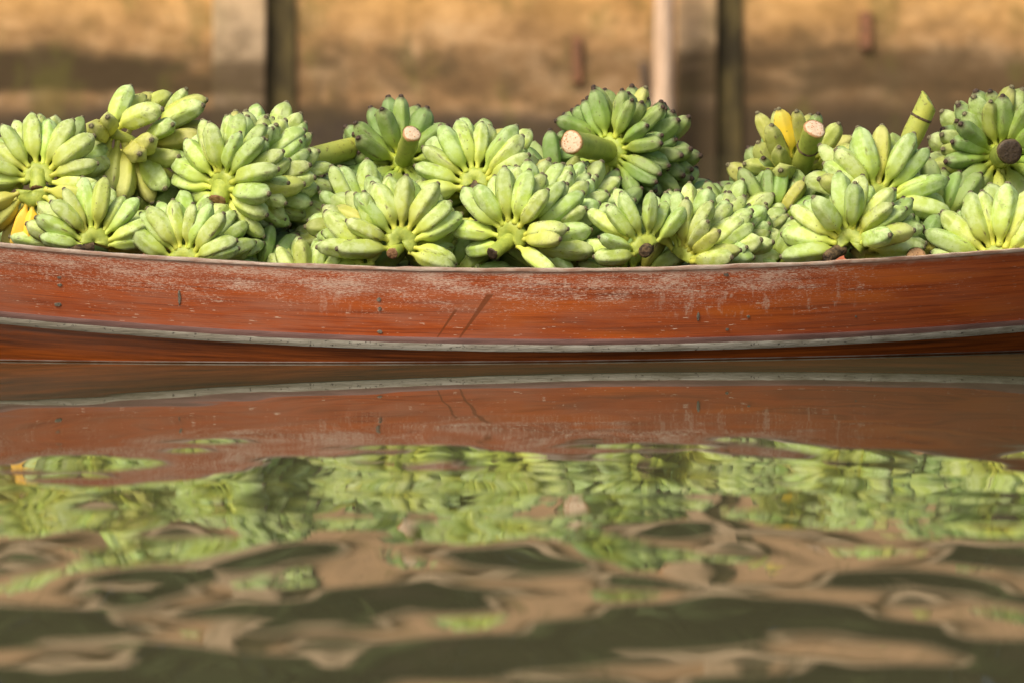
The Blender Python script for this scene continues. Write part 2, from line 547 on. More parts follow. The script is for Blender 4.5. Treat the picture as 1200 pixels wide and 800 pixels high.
# ================================================================== water
def build_water():
    xs = np.concatenate([np.array([-300, -140, -70, -35, -18, -10, -6, -4, -3, -2.4]), np.arange(-2.0, 2.0001, 0.0125),
                         np.array([2.4, 3, 4, 6, 10, 18, 35, 70, 140, 300])])
    ys = np.concatenate([np.array([-300, -120, -50, -20, -8, -2, 1.0, 2.5, 3.3]), np.arange(3.6, 10.2, 0.0125),
                         np.arange(10.2, 24.4, 0.05), np.array([24.6, 25, 26, 30])])
    X, Y = np.meshgrid(xs, ys)
    rng = np.random.default_rng(11)
    # how lively the surface is: almost still in the lee of the boat, rolling towards the camera
    near = np.clip((9.55 - Y) / 4.6, 0, 1.1) ** WAVE_POW
    calm = 0.0008
    far = np.where(Y > 10.6, 0.010, 0.0)
    Z = np.zeros_like(X)
    # long rollers
    for k in range(30):
        lx = float(np.exp(rng.uniform(math.log(0.30), math.log(1.1)))) * rng.choice([-1, 1])
        ly = float(np.exp(rng.uniform(math.log(0.42), math.log(1.35))))
        ph = rng.uniform(0, 2*math.pi)
        kx, ky = 2*math.pi/lx, 2*math.pi/ly
        a = WAVE_S * rng.uniform(0.5, 1.3) / ky
        Z += a * np.sin(kx*X + ky*Y + ph + 0.8*np.sin(0.9*X+ph)) * (near + calm)
    # small cross ripples that curl the edges of the reflections
    for k in range(14):
        lx = rng.uniform(0.10, 0.28) * rng.choice([-1, 1])
        ly = rng.uniform(0.22, 0.5)
        ph = rng.uniform(0, 2*math.pi)
        kx, ky = 2*math.pi/lx, 2*math.pi/ly
        Z += (CURL_S / ky) * np.sin(kx*X + ky*Y + ph + 0.6*np.sin(1.3*X+0.7*Y+ph)) * near * (0.35 + 0.65*np.sin(0.9*X - 0.8*Y + k) ** 2)
    # small low swells lying along the boat
    for k in range(10):
        lam = float(np.exp(rng.uniform(math.log(0.10), math.log(0.22))))
        ang = rng.normal(0, 0.30) + math.pi/2
        ph = rng.uniform(0, 2*math.pi)
        kx, ky = math.cos(ang)*2*math.pi/lam, math.sin(ang)*2*math.pi/lam
        a = RIP_S * lam / (2*math.pi)
        env = np.clip((9.5 - Y) / 2.0, 0, 1) * (0.4 + 0.6*np.sin(1.7*X + 1.1*Y + k) ** 2)
        Z += a * np.sin(kx*X + ky*Y + ph) * env
    for k in range(12):
        lam = rng.uniform(0.4, 1.6)
        ang = rng.normal(0, 0.5) + math.pi/2
        ph = rng.uniform(0, 2*math.pi)
        kx, ky = math.cos(ang)*2*math.pi/lam, math.sin(ang)*2*math.pi/lam
        Z += (0.35 * lam / (2*math.pi)) * np.sin(kx*X + ky*Y + ph) * far * np.where(Y > 10.6, np.clip((Y-10.6)/2, 0, 1), 0)
    # one long low swell rolling in towards the boat: its near face tips towards the camera
    yy = np.linspace(0.5, 10, 2000)
    sl = SWELL * (np.clip((9.1-yy)/2.9, 0, 1)**1.3) * np.clip((yy-3.0)/1.5, -1, 1)
    hh = np.cumsum(sl[::-1])[::-1] * (yy[1]-yy[0]) * -1.0
    Z += np.interp(Y, yy, hh, left=hh[0], right=0.0)
    fade = np.where((np.abs(X) > 2.2) | (Y < 1.2) | (Y > 24.3), 0.0, 1.0)
    Z *= fade
    ny, nx = X.shape
    V = np.stack([X, Y, Z], -1).reshape(-1, 3)
    i = np.arange(ny-1)[:, None]*nx + np.arange(nx-1)[None, :]
    F = np.stack([i, i+1, i+1+nx, i+nx], -1).reshape(-1, 4)
    me = bpy.data.meshes.new('water')
    me.vertices.add(len(V))
    me.vertices.foreach_set('co', V.ravel())
    me.loops.add(F.size)
    me.loops.foreach_set('vertex_index', F.ravel().astype(np.int32))
    me.polygons.add(len(F))
    me.polygons.foreach_set('loop_start', np.arange(0, F.size, 4, dtype=np.int32))
    me.polygons.foreach_set('use_smooth', np.ones(len(F), bool))
    me.update()
    me.validate()
    me.materials.append(m_water)
    tag(link('water', me), kind='structure')


WAVE_S, WAVE_POW, RIP_S, CURL_S, SWELL = 0.0052, 1.0, 0.0021, 0.0030, 0.024
build_water()

# ================================================================== canal wall, bank, trees
WY = 24.0


def build_wall():
    root = empty('canal_wall', (0, WY, 0))
    tag(root, 'stained tan concrete canal wall with piers behind the boat', 'wall')
    zt = 2.9

    def wx(px): return (px - 600) / FPX * WY
    piers = [(-330, -268, -232), (250, 312, 346), (792, 839, 869), (1360, 1420, 1452)]
    edges = [-2600] + [e for p in piers for e in (p[0], p[2])] + [3400]
    cols = [(1.0, 0.25), (1.0, 0.15), (0.40, 0.0), (0.7, 0.62), (0.8, 0.4)]
    for i in range(0, len(edges), 2):
        x0, x1 = wx(edges[i]), wx(edges[i+1])
        v, f = box_vf(x0, x1, WY, WY+0.30, -0.8, zt)
        o = link('wall_panel', mesh_data('wall_panel', v, f, m_wall, False), root)
        c = cols[i//2]
        o.color = (c[0], c[1], 0, 1)
    for a, b, c in piers:
        v, f = box_vf(wx(a)+0.001, wx(b), WY-0.10, WY+0.32, -0.8, zt+0.02, 0.012)
        link('pier', mesh_data('pier', v, f, m_pier, False), root).color = (0.8, 0.6, 0.85, 1) if a < 600 else (0.9, 0.8, 0.6, 1)
        v, f = box_vf(wx(b)+0.002, wx(c), WY-0.03, WY+0.31, -0.8, zt+0.01, 0.008)  # strip beside the pier: moss plus the pier's shadow put into its colour
        link('mossy_shade_post', mesh_data('mossy_shade_post', v, f, m_moss_shade, False), root)
    v, f = box_vf(wx(-2600), wx(3400), WY-0.14, WY+0.45, zt+0.03, zt+0.17, 0.015)
    link('coping', mesh_data('coping', v, f, m_pier, False), root)
    for px, py0, py1, w in ((676, 44, 97, 0.048), (1014, 14, 58, 0.060)):
        a, b = P(px, py1, WY), P(px, py0, WY)
        v, f = box_vf(a.x-w/2, a.x+w/2, WY-0.035, WY+0.01, a.z, b.z, 0.006)
        link('rusty_strap', mesh_data('rusty_strap', v, f, m_rust, False), root)


build_wall()


def build_pole():
    x, y = P(778, 100, 23.7).x, 23.7
    V, F = tube_vf([(x-0.012, y, -0.7), (x-0.006, y, 0.2), (x+0.002, y-0.01, 0.8), (x+0.012, y-0.02, 2.2)], [0.052, 0.052, 0.050, 0.046], 14, True, 0.06, 4)
    o = link('mooring_pole', mesh_data('mooring_pole', V, F, m_pole))
    tag(o, 'bleached wooden mooring pole standing against the concrete pier', 'pole')
    x2 = P(757, 100, 23.75).x  # dark upright added in place of the narrow shadow beside the pole
    V, F = tube_vf([(x2, 23.78, -0.7), (x2+0.004, 23.78, 0.3), (x2-0.01, 23.79, 0.46)], [0.026, 0.026, 0.024], 10, True, 0.08, 5)
    o = link('shadow_strip', mesh_data('shadow_strip', V, F, m_bark))
    tag(o, 'short dark wooden stake left of the bleached mooring pole', 'shadow_strip')


build_pole()

BZ = 2.8
gv = [(-300, WY+0.29, BZ), (300, WY+0.29, BZ), (300, 600, BZ), (-300, 600, BZ)]
tag(link('bank', mesh_data('bank', gv, [(0, 1, 2, 3)], m_soil, False)), kind='structure')


def build_tree(x, y, h, rx, seed, label):
    rnd = random.Random(seed)
    root = empty('broadleaf_tree', (x, y, BZ))
    tag(root, label, 'tree', 'trees on the bank above the canal wall')
    z0 = BZ
    V, F = tube_vf([(x, y, z0-0.1), (x+0.1, y, z0+h*0.25), (x-0.05, y+0.1, z0+h*0.5), (x+0.05, y, z0+h*0.8)], [0.19, 0.15, 0.11, 0.04], 10)
    link('trunk', mesh_data('trunk', V, F, m_bark), root)
    for k in range(5):
        a = k*2.4+seed
        s = Vector((x, y, z0+h*(0.22+0.08*k)))
        e = s + Vector((math.cos(a)*rx*0.7, math.sin(a)*rx*0.6, h*0.22))
        V, F = tube_vf([s, (s+e)/2+Vector((0, 0, 0.08)), e], [0.08, 0.05, 0.02], 7)
        link('limb', mesh_data('limb', V, F, m_bark), root)
    clumps = []
    for k in range(64):
        a, q = rnd.uniform(0, 6.283), rnd.random() ** 0.5
        zz = rnd.uniform(0.02, 1.0)
        wd = math.sin(math.pi*min(1, 0.22+zz*0.75)) ** 0.6
        clumps.append((Vector((x+math.cos(a)*q*rx*wd, y+math.sin(a)*q*rx*0.8*wd, z0+0.15+zz*h)), rnd.uniform(0.35, 0.75)))
    V, F = [], []
    for c, r in clumps:
        for j in range(130):
            d = Vector((rnd.gauss(0, 1), rnd.gauss(0, 1), rnd.gauss(0, 0.8)))
            p = c + d.normalized() * r * rnd.random() ** 0.4
            u = Vector((rnd.gauss(0, 1), rnd.gauss(0, 1), rnd.gauss(0, 0.5))).normalized()
            w = u.orthogonal().normalized()
            s = rnd.uniform(0.13, 0.24)
            i = len(V)
            V += [p-u*s, p+w*s*0.5, p+u*s, p-w*s*0.5]
            F.append((i, i+1, i+2, i+3))
    tag(link('crown', mesh_data('crown', V, F, m_leaf, False), root), kind='stuff')


for i, (x, y, h, rx, lab) in enumerate([
        (-7.2, 26.6, 6.4, 2.3, 'low dense dark green tree farthest left on the bank above the canal wall'),
        (-3.9, 27.0, 8.2, 2.5, 'tall dark green tree on the bank left of the middle tree'),
        (-0.6, 26.6, 6.8, 2.4, 'dark green tree on the bank straight behind the middle of the boat'),
        (2.7, 26.9, 7.6, 2.5, 'tall dark green tree on the bank right of the middle tree'),
        (6.2, 26.5, 6.6, 2.4, 'bushy dark green tree farthest right on the bank above the canal wall')]):
    build_tree(x, y, h, rx, 20+i, lab)
for i, (x, h, lab) in enumerate([
        (-5.6, 9.0, 'tall back row tree second from the left behind the bank trees'), (-2.2, 9.6, 'tallest back row tree left of the middle behind the bank trees'),
        (1.1, 9.2, 'tall back row tree right of the middle behind the bank trees'), (4.5, 9.4, 'tall back row tree farthest right behind the bank trees')]):
    build_tree(x, 30.0+0.4*i, h, 2.6, 40+i, lab)


# ================================================================== boat
def px_of(X, Y):
    return 600 + X*FPX/Y


def rimY(X): return 9.945 + 0.085*X + 0.06*X*X
def wlY(X): return 10.00 + 0.117*X + 0.146*X*X
def ctrY(X): return 10.47 + 0.10*X


def z_at(py, Y): return CAM_H - (py-HOR)/FPX*Y


def boat_lines(X):
    px = 600 + X*FPX/10.0
    ry = rimY(X)
    e = max(0.0, abs(X)-1.5)
    rim = z_at(319 - (29 if px < 610 else 24)*((px-610)/600)**2, ry) - 0.05*e
    lowpy = 412 - 7.7e-5*(px-660)**2
    yl0 = rimY(X)*0.28 + wlY(X)*0.72
    low = z_at(lowpy, yl0)
    return rim, low


def near_curve(X, z, rim):
    """Outer face of the near side at height z: flares from the waterline out to the rim."""
    q = max(-0.6, z/rim)
    y = wlY(X) + (rimY(X)-wlY(X)) * (q ** 0.8 if q > 0 else q*1.6)
    return y


def build_boat():
    root = empty('wooden_boat', (0, 10.45, 0))
    tag(root, 'long reddish brown varnished wooden boat loaded with green bananas', 'boat')
    N = 361
    Xs = [-2.7 + 5.4*i/(N-1) for i in range(N)]

    def side_y(X, z, rim, off, far):
        y = near_curve(X, z, rim) + off
        lim = ctrY(X) - 0.012
        y = min(y, lim)
        return 2*ctrY(X) - y if far else y

    def strip(name, zf, mat, off0, thick, far=False, nv=6, bulge=0.0, worn=0.0):
        """A plank: zf(X) -> (z bottom, z top); off0 outwards (negative = proud), thick inwards."""
        V, F, U, W = [], [], [], []
        ring = 2*(nv+1)
        for X in Xs:
            rim, low = boat_lines(X)
            z0, z1 = zf(X, rim, low)
            if worn:
                z1 += worn*(noise.noise((X*9, 3.1, off0*50))+0.7*noise.noise((X*31, 7.7, off0*50)))
                z0 += 0.4*worn*noise.noise((X*17, 1.3, off0*70))
            for j in range(nv+1):
                s = j/nv
                z = z0 + (z1-z0)*s
                b = -bulge*math.sin(math.pi*s) ** 0.7 if bulge else 0
                V.append((X, side_y(X, z, rim, off0+b, far), z)); U.append(X); W.append(s)
            for j in range(nv, -1, -1):
                s = j/nv
                z = z0 + (z1-z0)*s
                V.append((X, side_y(X, z, rim, off0+thick, far), z)); U.append(X); W.append(s)
        for i in range(len(Xs)-1):
            for j in range(ring):
                a, b = i*ring+j, i*ring+(j+1) % ring
                q = (a, b, b+ring, a+ring)
                F.append(q if far else q[::-1])
        F.append(tuple(range(ring)))
        F.append(tuple(range((len(Xs)-1)*ring, len(Xs)*ring))[::-1])
        me = mesh_data(name, V, F, mat, True, None, {'u': U, 'v': W})
        o = link(name, me, root)
        me.set_sharp_from_angle(angle=R(40))
        return o
    px = 1/560
    for far in (False, True):
        strip('upper_strake', lambda X, r, l: (l+8*px, r), m_hull, 0.0, 0.022, far, 8)
        strip('lower_strake', lambda X, r, l: (-0.11 + 0.05*max(0, abs(X)-1.2)**2, l+7.5*px), m_low, 0.012, 0.022, far, 8)
        strip('rub_rail', lambda X, r, l: (l, l+8.2*px), m_grey, -0.010, 0.020, far, 4, 0.0012, 0.0012)
        strip('moulding', lambda X, r, l: (l+8.3*px, l+15*px), m_purple, -0.006, 0.012, far, 4, 0.001)
        strip('gunwale_cap', lambda X, r, l: (r+0.0005, r+0.007), m_cap, -0.003, 0.034, far, 2, 0.001, 0.0022)
    strip('waterline_stain', lambda X, r, l: (0.0015, 0.0038), m_cap, 0.0105, 0.004, False, 1)  # bright meniscus line along the hull, painted in as a pale strip
    # bottom and floor boards
    V, F = [], []
    for X in Xs:
        z = -0.10 + 0.05*max(0, abs(X)-1.2)**2
        rim, low = boat_lines(X)
        a = side_y(X, z, rim, 0.02, False); b = side_y(X, z, rim, 0.02, True)
        V += [(X, a, z), (X, b, z)]
    for i in range(N-1):
        F.append((2*i, 2*i+2, 2*i+3, 2*i+1))
    link('bottom_board', mesh_data('bottom_board', V, F, m_inner, False), root)
    for k in range(5):
        y0 = -0.30 + k*0.122
        v, f = box_vf(-0.95, 0.72, 10.50+y0, 10.50+y0+0.114, 0.012, 0.034, 0.003)
        link('floor_board', mesh_data('floor_board', v, f, m_inner, False), root)
    # plugged nails and a stapled crack on the outer face
    for i, (qx, qy, w, h) in enumerate([(69, 325, 5, 3), (70, 334, 7, 4), (68, 357, 9, 6), (210, 349, 4, 20), (444, 351, 6, 6), (445, 389, 7, 5),
                          (818, 371, 4, 12), (877, 371, 5, 4), (852, 386, 5, 4), (1003, 371, 3, 3), (851, 322, 7, 4), (445, 362, 5, 5)]):
        X = (qx-600)/560.0
        rim, low = boat_lines(X)
        y = 9.97
        for _ in range(4):
            c = P(qx, qy, y); y = near_curve(c.x, c.z, rim)
        c = P(qx, qy, y)
        V, F = [], []
        rr = random.Random(i)
        for lay, (sc, dy) in enumerate(((1.0, 0.001), (0.8, -0.0022))):
            for k in range(10):
                a = 2*math.pi*k/10
                j = rr.uniform(0.75, 1.15)
                zz = c.z + math.sin(a)*h*px/2*sc*j
                xx = c.x + math.cos(a)*w*px/2*sc*j
                V.append((xx, near_curve(xx, zz, rim)+dy, zz))
        for k in range(10):
            F.append((k, (k+1) % 10, 10+(k+1) % 10, 10+k))
        F.append(tuple(range(10, 20)))
        link('nail_plug', mesh_data('nail_plug', V, F, m_nail, False), root)


build_boat()

# ================================================================== bananas
BAN = {}


def banana_mesh(mat, bend, seed, mname):
    """A plump, ridged cooking banana: stalked base at the origin, growing along +Z and bending to +X."""
    rnd = random.Random(seed)
    L, Rm = 0.117, 0.0203
    ts = [0, 0.05, 0.10, 0.15, 0.20, 0.27, 0.36, 0.47, 0.58, 0.69, 0.78, 0.86, 0.92, 0.955, 0.975]
    rs = [0.36, 0.30, 0.29, 0.38, 0.60, 0.83, 0.97, 1.0, 1.0, 0.98, 0.92, 0.79, 0.59, 0.39, 0.28]
    SEG = 20
    sides = rnd.choice([4, 5, 5])
    ph0 = rnd.randrange(5)*2*math.pi/SEG
    wid = [1 + rnd.uniform(-0.12, 0.12) for _ in range(sides)]
    pos, tan = [], []
    n = len(ts)
    p = Vector((0, 0, 0)); ang = 0.0
    V, F, T, RG, FM = [], [], [], [], []
    prev = 0
    fat = rnd.uniform(0.94, 1.08)
    for i, t in enumerate(ts):
        ang = R(bend) * (t ** 1.15)
        d = Vector((math.sin(ang), 0, math.cos(ang)))
        p = p + d * (t-prev) * L
        prev = t
        xa = Vector((math.cos(ang), 0, -math.sin(ang)))
        ya = Vector((0, 1, 0))
        sq = max(0.0, min(1.0, (t-0.12)/0.15)) * (1.0 if t < 0.9 else 0.6)
        for k in range(SEG):
            a = 2*math.pi*k/SEG
            b = ((a+ph0) % (2*math.pi)) / (2*math.pi/sides)
            fr = b - math.floor(b)
            w = wid[int(b) % sides]*(1-fr) + wid[(int(b)+1) % sides]*fr
            al = (fr-0.5)*2*math.pi/sides
            poly = (math.cos(math.pi/sides)/math.cos(al)) ** (1.05 if sides == 5 else 0.72)
            r = Rm*fat*rs[i]*(1+(poly*1.14*w-1)*sq)
            V.append(p + xa*math.cos(a)*r + ya*math.sin(a)*r)
            T.append(t)
            RG.append((abs(fr-0.5)*2)**2.2 * sq)
    for i in range(n-1):
        for k in range(SEG):
            a, b = i*SEG+k, i*SEG+(k+1) % SEG
            F.append((a, b, b+SEG, a+SEG)); FM.append(0)
    F.append(tuple(range(SEG-1, -1, -1))); FM.append(0)
    # blossom end: a small dry nub
    base = (n-1)*SEG
    for j, (dz, sc) in enumerate(((0.0012, 0.27), (0.0038, 0.20), (0.0046, 0.11))):
        for k in range(SEG):
            a = 2*math.pi*k/SEG
            r = Rm*sc*(1+0.12*rnd.uniform(-1, 1))
            V.append(p + d*dz + xa*math.cos(a)*r + ya*math.sin(a)*r); T.append(1.0); RG.append(0)
        for k in range(SEG):
            a, b = base+j*SEG+k, base+j*SEG+(k+1) % SEG
            F.append((a, b, b+SEG, a+SEG)); FM.append(1)
    F.append(tuple(range(base+3*SEG, base+4*SEG))); FM.append(1)
    return mesh_data(mname, V, F, [mat, m_tip if mat is m_deep else m_tip_pale], True, FM, {'t': T, 'ridge': RG}), p


BENDS = {'lo': [6, 15, 24, 33], 'hi': [26, 34, 42, 30]}
MATS = {'pale': m_pale, 'deep': m_deep, 'ripe': m_yell, 'lime': m_lime}


def get_banana(kind, cls, i):
    key = (kind, cls, i)
    if key not in BAN:
        BAN[key] = banana_mesh(MATS[kind], BENDS[cls][i % 4], 7*i+(0 if cls == 'lo' else 100)+3, 'banana')
    return BAN[key]


def put_banana(root, b, d, bendv, rnd, kind, cls, s=1.0, roll=0.0):
    me, tip = get_banana(kind, cls, rnd.randrange(8))
    z = d.normalized()
    x = bendv - z*bendv.dot(z)
    if x.length < 1e-4:
        x = z.orthogonal()
    x.normalize()
    y = z.cross(x)
    M3 = Matrix((x, y, z)).transposed()
    g = s*rnd.uniform(0.94, 1.06)
    th = s*rnd.uniform(0.92, 1.05)
    mw = Matrix.Translation(b) @ M3.to_4x4() @ Matrix.Rotation(roll, 4, 'Z') @ Matrix.Diagonal((th, th, g, 1))
    return link('banana', me, root, mw)


def disc_end(root, name, c, d, r, mat, slant=None, depth=0.003, seed=0):
    """A cut face: a slightly domed uneven disc closing a stalk."""
    rnd = random.Random(seed)
    n = (slant or d).normalized()
    d = d.normalized()
    u = d.orthogonal().normalized(); w = d.cross(u)

    def onto(q, lift):   # slide along the stalk on to the slanting plane
        k = -(q-c).dot(n)/d.dot(n)
        return q + d*k + n*lift
    V, F, A = [], [], []
    S = 20
    V.append(onto(c, depth)); A.append(0)
    for ring, (q, lift) in enumerate(((0.35, depth), (0.7, depth*0.8), (0.97, depth*0.4), (1.0, -0.004))):
        for k in range(S):
            a = 2*math.pi*k/S
            rr = r*q*(1+0.035*math.sin(3*a+seed)+0.02*rnd.uniform(-1, 1))
            V.append(onto(c+(u*math.cos(a)+w*math.sin(a))*rr, lift+rnd.uniform(-1, 1)*0.0014)); A.append(q)
    for k in range(S):
        F.append((0, 1+k, 1+(k+1) % S))
    for j in range(3):
        for k in range(S):
            a, b = 1+j*S+k, 1+j*S+(k+1) % S
            F.append((a, a+S, b+S, b))
    return link(name, mesh_data(name, V, F, mat, True, None, {'rad': A}), root)


def crown_pad(root, c, a, u, v, phi, span, rr, mat, seed, thick=0.013):
    """The fleshy cushion that the finger stalks of one hand grow from."""
    rnd = random.Random(seed)
    prof = [(0.02, 0.55), (0.35, 0.85), (0.68, 1.0), (0.92, 0.70), (1.06, 0.05), (0.92, -0.9), (0.02, -1.0)]
    n = max(8, int(span/14))
    V, F = [], []
    for i in range(n+1):
        ph = R(phi - span/2 + span*i/n)
        dirv = u*math.cos(ph) + v*math.sin(ph)
        bump = 1 + 0.07*math.sin(i*1.9+seed) + rnd.uniform(-0.03, 0.03)
        for q, t in prof:
            V.append(c + dirv*rr*q*bump + a*thick*t)
    m = len(prof)
    for i in range(n):
        for j in range(m):
            p0, p1 = i*m+j, i*m+(j+1) % m
            F.append((p0, p1, p1+m, p0+m))
    F.append(tuple(range(m))[::-1]); F.append(tuple(range(n*m, n*m+m)))
    return link('crown', mesh_data('crown', V, F, mat, True), root)


NB = [0]
NSC = 1.12


def bunch(name, label, px, py, Y, axis, hands, kind='pale', stalk=None, stub=None, seed=1, group=None, bend='lo', axial=None):
    """hands: list of dicts (t, phi, span, n, th, [n2], [s], [ripe], [off]); axis = (right, towards camera, up)."""
    rnd = random.Random(seed*131+7)
    c0 = P(px, py, Y)
    a = Vector((axis[0], -axis[1], axis[2])).normalized()
    u = (Vector((1, 0, 0)) - a*a.x).normalized()
    v = u.cross(a) * -1
    if v.z < 0:
        v = -v
    root = empty(name, c0)
    tag(root, label, 'bananas', group or 'bananas piled in the boat')
    tmin = min(h.get('t', 0) for h in hands)
    for hi, h in enumerate(hands):
        t = h.get('t', 0)
        c = c0 + a*t
        if 'off' in h:
            c = c + Vector((h['off'][0]/FPX*Y, 0, -h['off'][1]/FPX*Y))
        phi, span, n, th = h['phi'], h['span'], max(3, round(h['n']*NSC)), h.get('th', 82)
        k = h.get('kind', kind)
        cl = h.get('bend', bend)
        s = h.get('s', 1.0)
        r0 = h.get('r0', 0.027 if not stalk or 'pts' in stalk else stalk.get('r', 0.024)*0.9)
        crown_pad(root, c, a, u, v, phi, min(span+10, 356), r0+0.007, m_crown if k in ('pale', 'lime') else m_crown_d, seed+hi)
        rows = [(0, n, th, 0.004), (1, h.get('n2', n), th+h.get('dth', 24), -0.024)]
        if h.get('n3'):
            rows.append((2, h['n3'], th+h.get('dth', 24)+10, -0.054))
        for ri, cnt, thr, dt in rows:
            for i in range(cnt):
                f = (i+0.5)/cnt if ri == 1 else (i/(cnt-1) if cnt > 1 and span < 350 else (i+0.5)/cnt)
                sp = span*(0.9 if ri else 1.0)
                ph = phi + sp/2 - sp*f + rnd.uniform(-8, 8)
                e = R(thr + rnd.uniform(-12, 12) + h.get('wob', 0)*math.sin(i*1.7))
                dirv = u*math.cos(R(ph)) + v*math.sin(R(ph))
                fan = phi + (ph-phi)*(0.82 if r0 == 0.027 else 1.0)
                d = (u*math.cos(R(fan)) + v*math.sin(R(fan)))*math.sin(e) + a*math.cos(e)
                b = c + dirv*(r0+0.010*ri) + a*(dt+rnd.uniform(-0.003, 0.003))
                bv = a*h.get('bd', 1.0 if cl == 'hi' else -0.6) + Vector((rnd.uniform(-.3, .3), rnd.uniform(-.3, .3), rnd.uniform(-.3, .3)))
                kk = k
                if ri == 0 and i in h.get('ripe', ()):
                    kk = 'ripe'
                elif rnd.random() < h.get('lime', 0.07):
                    kk = 'lime'
                tip = b + d*0.125*s + bv*0.03
                if tip.z < boat_lines(tip.x)[0] and min(tip.y, (tip.y+b.y)/2) < rimY(tip.x)+0.055:
                    continue          # would stick out through the planks
                put_banana(root, b, d, bv, rnd, kk, cl, s*(1.0, 1.06, 1.14)[ri]*rnd.uniform(0.88, 1.08), rnd.uniform(-0.5, 0.5))
                NB[0] += 1
    if stalk:
        r = stalk.get('r', 0.024)
        l1 = stalk.get('front', 0.12)
        l0 = stalk.get('back', tmin-0.05)
        sag = Vector(stalk.get('sag', (0, 0, 0)))
        pts, rad = [], []
        for i in range(9):
            q = l0 + (l1-l0)*i/8
            w = max(0, (q)/l1) if l1 > 0 else 0
            pts.append(c0 + a*q + sag*w*w)
            rad.append(r*(0.86+0.06*math.sin(i*2.1+seed)+0.16*i/8))
        if 'pts' in stalk:
            pts = [P(*q) for q in stalk['pts']][::-1]
            rad = [r]*len(pts)
        V, F = tube_vf(pts, rad, 18, False, 0.03, seed)
        dd = (pts[-1]-pts[-2]).normalized()
        sl = stalk.get('slant')
        if sl:
            sl = Vector(sl).normalized()
        else:
            sl = (dd + 0.24*Vector((rnd.uniform(-1, 1), rnd.uniform(-1, 1), rnd.uniform(-1, 1)))).normalized()
        if True:
            ce = pts[-1]
            for i in range(len(V)-18, len(V)):
                kq = -(V[i]-ce).dot(sl)/dd.dot(sl)
                V[i] = V[i] + dd*kq
        so = link('stalk', mesh_data('stalk', V, F, stalk.get('mat', m_stalk), True), root)
        disc_end(so, 'cut_face', pts[-1], dd, rad[-1]*0.985, stalk.get('cut', m_cut_pale), sl, 0.003, seed)
        for q in stalk.get('rings', ()):
            cc = c0 + a*q + sag*max(0, q/l1)**2
            rq = r*1.02
            V, F = tube_vf([cc-dd*0.003, cc-dd*0.001, cc+dd*0.001, cc+dd*0.003], [rq*0.98, rq*1.06, rq*1.06, rq*0.98], 18, False, 0.04, seed)
            link('leaf_scar', mesh_data('leaf_scar', V, F, m_dry, True), so)
    if stub:
        d = Vector((stub['d'][0], -stub['d'][1], stub['d'][2])).normalized()
        l, r = stub.get('l', 0.035), stub.get('r', 0.017)
        b = c0 + Vector((stub.get('off', (0, 0))[0]/FPX*Y, -0.004, -stub.get('off', (0, 0))[1]/FPX*Y))
        pts = [b - d*0.012 + d*(l+0.012)*q for q in (0, 0.3, 0.6, 0.85, 1)]
        V, F = tube_vf(pts, [r*1.15, r*1.05, r, r*1.02, r*0.9], 14, False, 0.10, seed)
        so = link('cut_stump', mesh_data('cut_stump', V, F, stub.get('mat', m_crown), True), root)
        disc_end(so, 'cut_face', pts[-1], d, r*0.9, stub.get('cut', m_brown), None, 0.002, seed)
    return root


H = dict
# ---- left part of the pile
bunch('banana_hand', 'pale green banana hand fanned wide above two ripe yellow fingers', 45, 208, 10.24, (-0.08, 1, 0.22),
      [H(phi=90, span=228, n=9, th=78, dth=22, n3=9)], stub=H(d=(0.0, 0.6, -1), l=0.028, r=0.017, cut=m_brown), seed=2)
bunch('banana_hand', 'hand with two ripe yellow fingers hanging under a pale green hand', 38, 224, 10.17, (0.0, 1, -0.05),
      [H(phi=275, span=190, n=6, th=86, ripe=(3, 4), kind='lime', n2=5)], kind='lime', seed=3)
bunch('banana_hand', 'small green hand resting on the rim below the yellow fingers', 110, 285, 10.12, (0.28, 1, 0.22),
      [H(phi=88, span=200, n=9, th=78, s=0.93, n3=8)], stub=H(d=(-1, 0.5, -0.1), l=0.045, r=0.012, off=(-8, 4), mat=m_dry, cut=m_dry), seed=4)
bunch('banana_hand', 'green hand on the rim left of the dark gap, fingers pointing up right', 216, 306, 10.12, (-0.25, 1, 0.15),
      [H(phi=80, span=170, n=8, th=78, s=0.95, n3=7), H(t=-0.08, phi=45, span=120, n=5, th=84, s=0.95, kind='deep')], seed=5)
bunch('banana_bunch', 'big layered pale green bunch leaning right, speckled stalk end sticking out', 262, 216, 10.22, (-0.72, 1, -0.14),
      [H(phi=78, span=290, n=11, th=80), H(t=-0.06, phi=45, span=220, n=10, th=84), H(t=-0.115, phi=40, span=200, n=10, th=84)],
      stub=H(d=(-0.3, 0.8, -0.8), l=0.03, r=0.021, off=(-2, 8), cut=m_brown),
      stalk=H(r=0.024, front=0.012, pts=((268, 212, 10.26), (310, 200, 10.33), (360, 187, 10.40), (395, 178, 10.48), (425, 171, 10.57)), mat=m_stalk_y, cut=m_crown), seed=6)
bunch('banana_hand', 'low green hand whose fingertips just clear the rim beside the dark gap', 362, 352, 10.14, (0.0, 1, 0.1),
      [H(phi=90, span=170, n=7, th=84, s=0.95)], seed=7)

